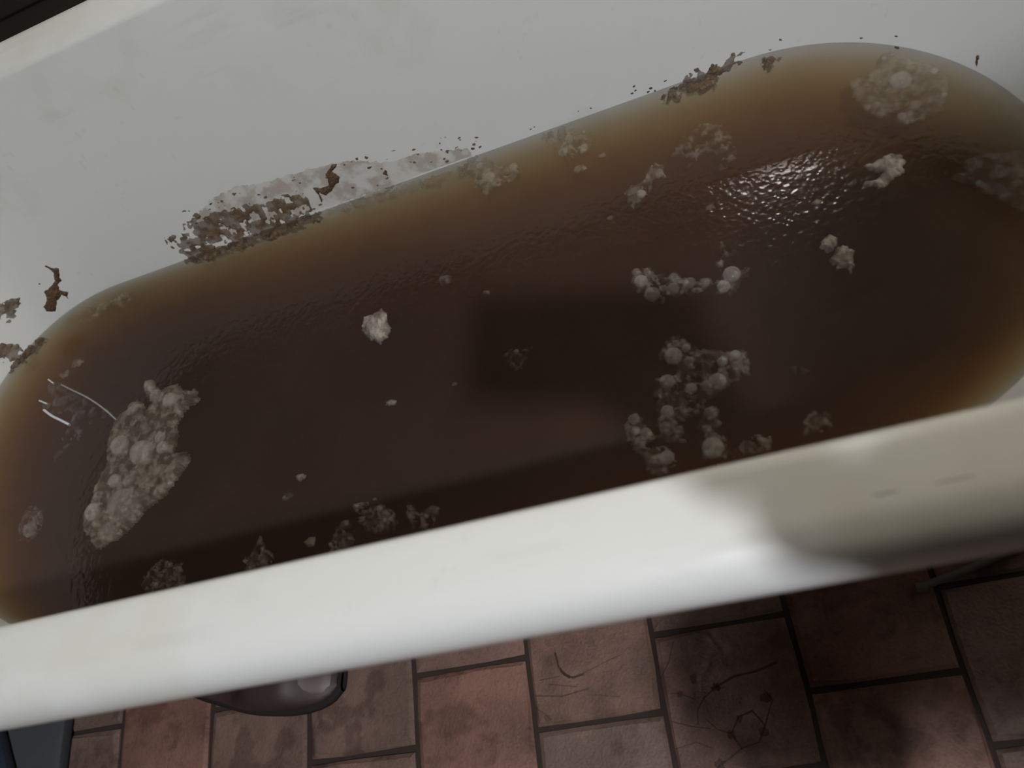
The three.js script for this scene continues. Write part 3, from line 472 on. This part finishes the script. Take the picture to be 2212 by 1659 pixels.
FLOATING.forEach(([name, label, category, skinAt, high, ragged, holes, outline, bubbles], n) => {
  const c = outline.reduce((s, p) => [s[0] + p[0] / outline.length, s[1] + p[1] / outline.length], [0, 0]);
  const t = thing(name, V(c[0], WATER, c[1]), label, category, category === 'foam' ? 'foam floating on the bath water' : 'scum floating on the bath water');
  const g = mound(outline, onWater, { cell: skinAt === 6 ? 0.0006 : 0.0009, most: skinAt === 6 ? 26000 : 9000, high, ragged, holes, grain: skinAt === 4 ? 240 : 110, rough: 200, seed: 200 + n * 7, flip: true }).translate(-c[0], -WATER, -c[1]);
  if (skinAt === 6) {                                       // fine wrinkles all over: their steep sides catch the lamps
    const p = g.attributes.position;
    for (let k = 0; k < p.count; k++) { const x = p.getX(k), z = p.getZ(k), a = 0.9 * x - 0.44 * z, b = 0.44 * x + 0.9 * z; p.setY(k, p.getY(k) + 0.0011 * (fbm(a * 170 + 40, b * 330 + 40, 3, 401) - 0.5)); }
    g.computeVertexNormals();
  }
  part(t, skinAt === 6 ? 'wrinkled_skin' : 'film', g, SKINS[skinAt]);
  bubbles.forEach(([x, z, r], k) => {
    const b = part(t, 'bubble', dome(r), hash(k, n, 3) > 0.55 ? bubbleMilky : bubbleSkin);
    b.position.set(x - c[0], high * 0.35, z - c[1]); b.rotation.y = k;
  });
  if (category === 'foam' && skinAt > 0 && high > 0.0019) {                  // the fine froth between the large bubbles
    const small = [];
    const xs = outline.map((p) => p[0]), zs = outline.map((p) => p[1]);
    const area = (Math.max(...xs) - Math.min(...xs)) * (Math.max(...zs) - Math.min(...zs)), count = Math.min(420, Math.round(area * (skinAt === 2 ? 11000 : 16000)));
    for (let k = 0; k < count; k++) {
      const x = rnd(Math.min(...xs), Math.max(...xs)), z = rnd(Math.min(...zs), Math.max(...zs)), r = 0.0009 + 0.0026 * Math.pow(rnd(), 3), d = away(outline, x, z);
      if (d < r * 0.6 || fbm(x * 120, z * 120, 3, n) < 0.42) continue;
      small.push(dome(r, 8, 4).translate(x - c[0], high * 0.3 + 0.0004, z - c[1]));
    }
    if (small.length) part(t, 'froth', mergeGeometries(small), skinAt === 3 ? bubbleMilky : bubbleSkin).userData.kind = 'stuff';
  }
  if (name === 'slime_film') {
    const wet = std({ color: new THREE.Color(0.72, 0.78, 0.86), roughness: 0.08, ior: 1.5, transparent: true, opacity: 0.3 }), bright = std({ color: new THREE.Color(0.8, 0.85, 0.95), roughness: 0.12, ior: 1.6, transparent: true, opacity: 0.75 });  // bluish white tube colours stand in for the glints
    GLINT_RIDGES.forEach((line, k) => {
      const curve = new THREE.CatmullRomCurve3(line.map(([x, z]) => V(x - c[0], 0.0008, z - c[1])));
      part(t, 'glint_fold', new THREE.TubeGeometry(curve, 24, k === 0 ? 0.0019 : 0.0012, 8), k === 1 ? wet : bright);
    });
  }
});
const BIT_LABELS = ['upper right one of two close foam specks above the dim row at the near rim', 'lower left one of two close foam specks above the dim row at the near rim',
  'elongated foam speck in open water between the glittering ripples and the crosswise chain', 'foam speck below the slanting foam strip, above the left end of the crosswise chain', 'foam speck right of the little foam triangle near the far waterline',
  'foam speck right of the tiny pale tuft near the middle of the water', 'foam speck alone in the dark water below the bright lone tuft', 'faint foam speck left of and below the dim triangular tuft',
  'upper one of two faint foam specks beside the left corner of the waterline', 'lower one of two faint foam specks beside the left corner of the waterline', 'faint foam speck by the near rim, left of the narrow upright patch'];
BITS.forEach(([x, z, r], k) => {
  const pts = Array.from({ length: 7 }, (_, i) => { const a = i / 7 * 6.283, q = r * (0.6 + 0.7 * hash(i, k, 9)); return [x + q * 1.25 * Math.cos(a), z + q * 0.8 * Math.sin(a)]; });
  const m = mesh('foam_speck', mound(pts, onWater, { cell: 0.0007, high: 0.0018, ragged: 0.3, holes: 0, grain: 200, seed: 600 + k, flip: true }).translate(-x, -WATER, -z), SKINS[k % 2 ? 1 : 2]);
  m.position.set(x, WATER, z);
  tag(m, BIT_LABELS[k], 'foam', 'foam specks on the bath water');
});
STUCK.forEach(([name, label, skinAt, high, ragged, holes, outline], n) => {
  const c = outline.reduce((s, p) => [s[0] + p[0] / outline.length, s[1] + p[1] / outline.length], [0, 0]), [at] = wallPoint(...c);
  const m = mesh(name, mound(outline, wallPoint, { cell: 0.0009, high, ragged, holes, grain: 220, rough: 170, seed: 700 + n * 5 }).translate(-at.x, -at.y, -at.z), SKINS[skinAt]);
  m.position.copy(at);
  tag(m, label, 'scum', 'scum stuck to the wall of the bath');
});
{                                                           // crumbs of scum strewn over the tan skin on the far wall
  const bits = [], crumb = std({ color: new THREE.Color(0.15, 0.105, 0.068), roughness: 0.8 });
  let o = null;
  for (let k = 0; bits.length < 110 && k < 900; k++) {
    const x = -0.66 + 0.42 * Math.pow(rnd(), 1.5), y = 0.245 + (0.066 - 0.13 * Math.max(0, x + 0.52)) * rnd(), r = 0.0007 + 0.0026 * Math.pow(rnd(), 3);
    if (fbm(x * 60, y * 90, 3, 551) < 0.47) continue;
    const pts = Array.from({ length: 6 }, (_, i) => { const q = r * (0.5 + 0.9 * hash(i, k, 17)); return [x + 1.3 * q * Math.cos(i + 0.2), y + 0.6 * q * Math.sin(i + 0.2)]; });
    o ??= wallPoint(x, y)[0];
    bits.push(mound(pts, wallPoint, { cell: 0.0006, high: 0.0009, ragged: 0.4, holes: 0, grain: 300, seed: 1000 + k }).translate(-o.x, -o.y, -o.z));
  }
  const m = mesh('scum_crumbs', mergeGeometries(bits), crumb);
  m.position.copy(o);
  tag(m, 'many small brown scum crumbs strewn over the tan skin on the far wall', 'scum', null, 'stuff');
}
{
  const dark = std({ color: new THREE.Color(0.085, 0.066, 0.048), roughness: 0.8 });
  SPECKS.forEach(([x, y, r], k) => {
    const pts = Array.from({ length: 6 }, (_, i) => { const a = i + 0.3, q = r * (0.55 + 0.8 * hash(i, k, 13)); return [x + q * Math.cos(a), y + 0.6 * q * Math.sin(a)]; }), [at] = wallPoint(x, y);
    const m = mesh('dirt_speck', mound(pts, wallPoint, { cell: 0.0005, high: 0.0008, ragged: 0.3, holes: 0, grain: 300, seed: 900 + k }).translate(-at.x, -at.y, -at.z), dark);
    m.position.copy(at);
    const [where, group] = x > 0.1 ? ['tiny dark dirt speck on the wall above the right corner of the waterline', 'specks above the right corner'] : x > -0.06 ? ['tiny dark dirt speck on the far wall left of the twiggy scum crust', 'specks beside the twiggy crust']
      : x > -0.3 ? ['tiny lone dark dirt speck above the waterline at the middle of the far wall', 'lone specks at the middle'] : x > -0.7 ? ['dark dirt speck on or just above the tan scum skin of the far wall', 'specks on the tan skin'] : ['tiny dark dirt speck left of the brown twisted flake in the left corner', 'specks in the left corner'];
    tag(m, where, 'dirt', group);
  });
}
const PX = 0.41, PZ = 0.29, PHONE_SHIFT = 0.0, GLINT = 20;   // where the photographer stands, and how far the phone reaches past its lens; strength of the added glint panel

// ---------------------------------------------------------------- things on the floor
function loft(stations, n, material, name, parent) {        // stations along x: [x, half width, bottom, top, squareness]
  const P = [], U = [], I = [];
  for (const [x, w, y0, y1, e] of stations) for (let k = 0; k <= n; k++) {
    const a = k / n * 2 * Math.PI, c = Math.cos(a), s = Math.sin(a), q = (v) => Math.sign(v) * Math.pow(Math.abs(v), e);
    P.push(x, (y0 + y1) / 2 + (y1 - y0) / 2 * q(s), w * q(c)); U.push(x, k / n * 0.2);
  }
  for (let i = 0; i + 1 < stations.length; i++) for (let k = 0; k < n; k++) { const a = i * (n + 1) + k, b = a + n + 1; I.push(a, a + 1, b, a + 1, b + 1, b); }
  return part(parent, name, geometryFrom(P, U, I), material);
}
{
  const t = thing('slipper', V(-0.735, 0.0, -0.168), 'maroon brown slipper with a rounded toe on the tiles under the near rim', 'slipper');
  t.rotation.y = -0.16;
  const upper = std({ color: new THREE.Color(0.050, 0.028, 0.028), roughness: 0.55 }), sole = std({ color: new THREE.Color(0.014, 0.009, 0.009), roughness: 0.8 });
  const width = (x) => 0.042 * Math.pow(Math.max(0, 1 - Math.pow(Math.abs(x - 0.02) / (x > 0.02 ? 0.112 : 0.152), 2.6)), 0.5) * (x < 0.02 ? 0.82 + 0.18 * smooth(-0.09, 0.02, x) : 1), xs = Array.from({ length: 29 }, (_, k) => -0.13 + 0.2605 * k / 28);
  const arch = (x) => (x < -0.05 ? 0.026 + 0.026 * smooth(-0.05, -0.12, x) : 0.026 + 0.034 * smooth(-0.05, 0.03, x)) - 0.040 * smooth(0.055, 0.135, x);
  loft(xs.map((x) => [x * 1.03, width(x) + 0.006, 0, 0.016, 0.7]), 28, sole, 'sole', t);
  loft(xs.map((x) => [x, Math.max(0.002, width(x)), 0.012, Math.max(0.018, arch(x)), 0.85]), 28, upper, 'upper', t);
  loft(Array.from({ length: 12 }, (_, k) => 0.088 + 0.034 * k / 11).map((x, k) => [x, Math.max(0.002, width(x) * 0.8), 0.014, Math.max(0.019, arch(x)) + 0.0016 * Math.sin(k / 11 * Math.PI), 0.9]), 24, std({ color: new THREE.Color(0.11, 0.075, 0.073), roughness: 0.45 }), 'toe_highlight', t);  // paler toe patch stands in for a highlight
}
{
  const t = thing('folded_cloth', V(-1.22, 0, -0.1), 'dark blue grey folded cloth on the tiles at the lower left corner', 'cloth');
  const navy = std({ color: new THREE.Color(0.03, 0.04, 0.068), roughness: 0.9, bumpMap: froth, bumpScale: 0.001 }), slate = std({ color: new THREE.Color(0.085, 0.09, 0.10), roughness: 0.85, bumpMap: froth, bumpScale: 0.001 });
  part(t, 'lower_fold', new RoundedBoxGeometry(0.30, 0.022, 0.34, 4, 0.01).translate(0, 0.011, 0), slate);
  const top = part(t, 'upper_fold', new RoundedBoxGeometry(0.20, 0.02, 0.33, 4, 0.0095).rotateY(0.5), navy); top.position.set(-0.03, 0.032, 0.02);
}
{
  const t = thing('drain_pipe', V(0.1, 0, -0.14), 'thin grey pipe lying on the shaded floor beneath the bath rim at the right', 'pipe');
  const grey = std({ color: new THREE.Color(0.14, 0.135, 0.135), roughness: 0.5 });
  const line = [V(0.016, 0.006, 0), V(0.07, 0.006, -0.011), V(0.15, 0.007, -0.03), V(0.30, 0.007, -0.06)];
  part(t, 'tube', new THREE.TubeGeometry(new THREE.CatmullRomCurve3(line), 30, 0.0042, 12), grey);
  const end = part(t, 'end_cap', new THREE.CylinderGeometry(0.0056, 0.0056, 0.012, 16).rotateZ(Math.PI / 2), grey); end.position.set(0.018, 0.006, 0);
}
{
  const scuffs = [[0.041, 0.021, 0.0012], [0.068, 0.034, 0.001]];
  const t = thing('scuff_mark', V(0.066, 0.548, -0.1125), 'thin grey scuff streak along the shaded top of the near rim at the right', 'scuff');
  const soil = std({ color: new THREE.Color(0.30, 0.28, 0.24), roughness: 0.8, transparent: true, opacity: 0.35 });
  for (const [x, l, r] of scuffs) { const m = part(t, 'streak', new THREE.SphereGeometry(1, 16, 6).scale(l / 2, 0.0004, r), soil); m.position.set(x - 0.066 + l / 2, 0.0011, 0); }
}

// ---------------------------------------------------------------- the lamps
for (const [spot, label, warm] of [[LAMP, 'shaded ceiling lamp with a round globe, hanging outside the picture behind the photographer', [1, 0.98, 0.95]], [LAMP2, 'unseen yellow fill lamp, added far to the right to lift the shade', [1, 0.93, 0.74]]]) {
  const t = thing('ceiling_lamp', V(spot.x, ROOM.h, spot.z), label, 'lamp');  // the second of these is the added fill
  const glow = std({ color: 0xffffff, emissive: new THREE.Color(...warm), emissiveIntensity: 5, roughness: 0.3 }), metal = std({ color: new THREE.Color(0.5, 0.5, 0.5), metalness: 1, roughness: 0.35 }), enamelled = std({ color: new THREE.Color(0.30, 0.30, 0.28), roughness: 0.5 });
  part(t, 'globe', new THREE.SphereGeometry(0.08, 24, 16), glow).position.set(0, spot.y - ROOM.h, 0);
  part(t, 'shade', new THREE.LatheGeometry([[0.012, 0.092], [0.05, 0.088], [0.1, 0.066], [0.135, 0.028], [0.15, -0.02], [0.147, -0.021], [0.132, 0.025], [0.098, 0.062], [0.05, 0.083], [0.012, 0.087]].map(([x, y]) => new THREE.Vector2(x, y)), 40), enamelled).position.set(0, spot.y - ROOM.h, 0);  // shade added to keep upward lamplight off the ceiling
  part(t, 'stem', new THREE.CylinderGeometry(0.012, 0.012, 0.17, 12), metal).position.set(0, -0.085, 0);
  part(t, 'rose', new THREE.CylinderGeometry(0.05, 0.055, 0.02, 24), metal).position.set(0, -0.01, 0);
}

{  // unseen glowing panel, added to put a glitter patch on the water
  const at = V(0.30, 1.94, ROOM.z0 + 0.03), t = thing('glint_panel', at, 'glowing panel added on the far wall outside the picture to make the water glitter', 'lamp');
  const glow = std({ color: 0xffffff, emissive: new THREE.Color(1, 0.95, 0.9), emissiveIntensity: GLINT, roughness: 0.4 });
  part(t, 'frame', new RoundedBoxGeometry(0.30, 0.30, 0.03, 3, 0.008).translate(0, 0, -0.014), std({ color: new THREE.Color(0.5, 0.5, 0.48), roughness: 0.5 }));
  part(t, 'diffuser', new RoundedBoxGeometry(0.25, 0.25, 0.02, 3, 0.006).translate(0, 0, 0.008), glow);
  const l = new THREE.RectAreaLight(new THREE.Color(1, 0.95, 0.9), GLINT * 0.5, 0.25, 0.25);
  l.position.copy(at).add(V(0, 0, 0.022)); l.lookAt(V(0.30, 1.94, 3)); scene.add(l);
}

// ---------------------------------------------------------------- whoever takes the photograph, standing outside the frame: casts the shade on the rim, the water and the floor
function body(bones, blend, cell, material, name, parent) {
  const lo = V(9, 9, 9), hi = V(-9, -9, -9);
  for (const [a, b, ra, rb] of bones) { const r = Math.max(ra, rb) + 4 * cell; for (const p of [a, b]) { lo.min(p.clone().subScalar(r)); hi.max(p.clone().addScalar(r)); } }
  const size = Math.max(hi.x - lo.x, hi.y - lo.y, hi.z - lo.z), n = Math.ceil(size / cell) + 4, mid = lo.clone().add(hi).multiplyScalar(0.5), half = n * cell / 2;
  const mc = new MarchingCubes(n, material, false, false, 400000);
  mc.isolation = 0;
  const p = V(0, 0, 0), e = V(0, 0, 0), q = V(0, 0, 0);
  for (let k = 0; k < n; k++) for (let j = 0; j < n; j++) for (let i = 0; i < n; i++) {
    p.set((i - n / 2) * cell, (j - n / 2) * cell, (k - n / 2) * cell).add(mid);
    let d = 1e3;
    if (p.x > lo.x && p.x < hi.x && p.y > lo.y && p.y < hi.y && p.z > lo.z && p.z < hi.z) for (const [a, b, ra, rb] of bones) {
      e.subVectors(b, a); q.subVectors(p, a);
      const t = Math.min(1, Math.max(0, q.dot(e) / (e.lengthSq() + 1e-9))), s = q.addScaledVector(e, -t).length() - (ra + (rb - ra) * t), h = Math.max(0, blend - Math.abs(d - s)) / blend;
      d = Math.min(d, s) - h * h * blend / 4;
    }
    mc.field[i + j * n + k * n * n] = -d;
  }
  mc.update();
  const count = mc.count ?? mc.geometry.drawRange.count, P = new Float32Array(mc.positionArray.slice(0, count * 3)), N = new Float32Array(mc.normalArray.slice(0, count * 3));
  for (let k = 0; k < count; k++) { P[3 * k] = P[3 * k] * half + mid.x; P[3 * k + 1] = P[3 * k + 1] * half + mid.y; P[3 * k + 2] = P[3 * k + 2] * half + mid.z; }
  const g = new THREE.BufferGeometry();
  g.setAttribute('position', new THREE.BufferAttribute(P, 3)); g.setAttribute('normal', new THREE.BufferAttribute(N, 3));
  return name ? part(parent, name, g, material) : g;
}
{
  const skinTone = std({ color: new THREE.Color(0.45, 0.28, 0.2), roughness: 0.55 }), cloth = std({ color: new THREE.Color(0.05, 0.05, 0.06), roughness: 0.9 }), jeans = std({ color: new THREE.Color(0.03, 0.04, 0.07), roughness: 0.9 }), hairTone = std({ color: new THREE.Color(0.03, 0.02, 0.015), roughness: 0.6 }), leather = std({ color: new THREE.Color(0.03, 0.025, 0.02), roughness: 0.6 });
  const B = V(PX, 0, PZ), at = (x, y, z) => V(x, y * 0.95, z);
  const grip = EYE.clone().addScaledVector(ACROSS, PHONE_SHIFT + 0.05).addScaledVector(DOWN, 0.012).addScaledVector(FORWARD, -0.012);
  const hipL = at(-0.09, 0.90, 0.05), hipR = at(0.09, 0.90, 0.05), kneeL = at(-0.10, 0.49, 0.0), kneeR = at(0.10, 0.49, 0.0), ankleL = at(-0.105, 0.09, 0.03), ankleR = at(0.105, 0.09, 0.03);
  const chest = at(0, 1.28, 0.03), neck = at(-0.06, 1.37, 0.02), head = at(-0.15, 1.44, -0.03), shL = at(-0.18, 1.36, 0.02), shR = at(0.18, 1.36, 0.02);
  const wristR = grip.clone().sub(B).add(V(0.03, 0.0, 0.07)), elbowR = at(0.06, 1.10, -0.06), elbowL = at(-0.32, 1.12, -0.02), wristL = at(-0.31, 0.90, -0.05);
  const person = thing('person', B, 'person in dark clothes standing outside the picture, holding a phone', 'person');
  const hand = [];
  const local = (u, v, w) => grip.clone().sub(B).addScaledVector(ACROSS, u).addScaledVector(DOWN, v).addScaledVector(FORWARD, -w);
  hand.push([wristR, local(0.022, 0.012, 0.014), 0.021, 0.02], [local(0.022, 0.012, 0.014), local(0.018, -0.02, 0.014), 0.02, 0.015]);
  [[-0.03, 0.062], [-0.01, 0.07], [0.01, 0.066], [0.029, 0.052]].forEach(([v, l]) => hand.push([local(0.014, v, 0.02), local(-0.006, v, 0.026), 0.0095, 0.009], [local(-0.006, v, 0.026), local(-l + 0.02, v, 0.02), 0.009, 0.0075]));
  hand.push([local(0.02, 0.03, 0.012), local(0.008, 0.044, -0.006), 0.012, 0.0095], [local(0.008, 0.044, -0.006), local(-0.02, 0.03, -0.010 + 0.014), 0.0095, 0.008]);
  const bare = body([[hipL, hipR, 0.1, 0.1], [at(0, 0.92, 0.05), chest, 0.11, 0.12], [shL, shR, 0.055, 0.055], [chest, neck, 0.08, 0.05], [neck, head, 0.048, 0.06], [head, at(-0.15, 1.49, -0.02), 0.075, 0.09], [hipL, kneeL, 0.08, 0.055], [hipR, kneeR, 0.08, 0.055], [kneeL, ankleL, 0.053, 0.035], [kneeR, ankleR, 0.053, 0.035],
    [shL, elbowL, 0.048, 0.038], [elbowL, wristL, 0.037, 0.026], [shR, elbowR, 0.048, 0.038], [elbowR, wristR, 0.037, 0.025], [wristL, wristL.clone().add(V(0.005, -0.09, -0.02)), 0.026, 0.03], [at(-0.15, 1.44, -0.11), at(-0.15, 1.42, -0.135), 0.018, 0.014], [at(-0.15, 1.36, -0.07), at(-0.15, 1.35, -0.09), 0.04, 0.03], [at(-0.235, 1.45, 0.0), at(-0.24, 1.42, 0.0), 0.012, 0.01], [at(-0.065, 1.45, 0.0), at(-0.06, 1.42, 0.0), 0.012, 0.01]], 0.03, 0.014, skinTone);
  const fingers = body(hand, 0.006, 0.003, skinTone), palm = wristL.clone().add(V(0.005, -0.08, -0.02)), fingersL = body([[-0.026, 0.07], [-0.009, 0.078], [0.008, 0.074], [0.024, 0.06]].flatMap(([z, l]) => { const k = (x, y, w) => palm.clone().add(V(x, y, w)); return [[k(0, -0.015, z), k(0, -0.015 - l * 0.5, z - 0.004), 0.0095, 0.009], [k(0, -0.015 - l * 0.5, z - 0.004), k(0.011, -0.015 - l, z - 0.012), 0.009, 0.0075]]; }).concat([[palm.clone().add(V(0.01, 0.03, -0.02)), palm.clone().add(V(0.022, -0.02, -0.045)), 0.013, 0.009], [palm.clone().add(V(0, 0.03, 0.003)), palm.clone().add(V(0, -0.018, 0)), 0.024, 0.028]]), 0.006, 0.003, skinTone);
  part(person, 'body', mergeGeometries([bare, fingers, fingersL]), skinTone);
  body([[hipL, hipR, 0.125, 0.125], [at(0, 0.92, 0.05), chest, 0.13, 0.14], [shL, shR, 0.07, 0.07], [chest, at(0, 1.37, 0.03), 0.1, 0.075], [shL, elbowL, 0.064, 0.054], [elbowL, wristL.clone().lerp(elbowL, 0.12), 0.052, 0.042], [shR, elbowR, 0.064, 0.054], [elbowR, wristR.clone().lerp(elbowR, 0.12), 0.052, 0.04]], 0.04, 0.014, cloth, 'jumper', person);
  body([[hipL.clone().setY(0.88), hipR.clone().setY(0.88), 0.115, 0.115], [hipL, kneeL, 0.1, 0.078], [hipR, kneeR, 0.1, 0.078], [kneeL, ankleL.clone().setY(0.1), 0.076, 0.066], [kneeR, ankleR.clone().setY(0.1), 0.076, 0.066]], 0.03, 0.014, jeans, 'trousers', person);
  for (const a of [ankleL, ankleR]) body([[V(a.x, 0.042, 0.06), V(a.x, 0.034, -0.10), 0.042, 0.034], [V(a.x, 0.05, 0.05), V(a.x, 0.1, 0.04), 0.042, 0.045], [V(a.x, 0.032, -0.1), V(a.x, 0.03, -0.14), 0.034, 0.028]], 0.02, 0.008, leather, 'shoe', person);
  body([[at(-0.15, 1.49, -0.01), at(-0.15, 1.52, 0.01), 0.098, 0.09], [at(-0.15, 1.44, 0.04), at(-0.15, 1.51, 0.01), 0.075, 0.09]], 0.03, 0.01, hairTone, 'hair', person);

  const phone = thing('phone', EYE.clone().addScaledVector(FORWARD, -0.008).addScaledVector(ACROSS, PHONE_SHIFT), 'dark phone held level over the bath to take the picture, outside the frame', 'phone');
  phone.quaternion.copy(camera.quaternion);
  const black = std({ color: new THREE.Color(0.02, 0.02, 0.022), roughness: 0.25 });
  part(phone, 'case', new RoundedBoxGeometry(0.162, 0.077, 0.0085, 4, 0.004), black);
  part(phone, 'screen', new RoundedBoxGeometry(0.15, 0.07, 0.001, 2, 0.0004).translate(0, 0, 0.0046), std({ color: new THREE.Color(0.01, 0.01, 0.012), roughness: 0.1 }));
}

renderer.render(scene, camera);
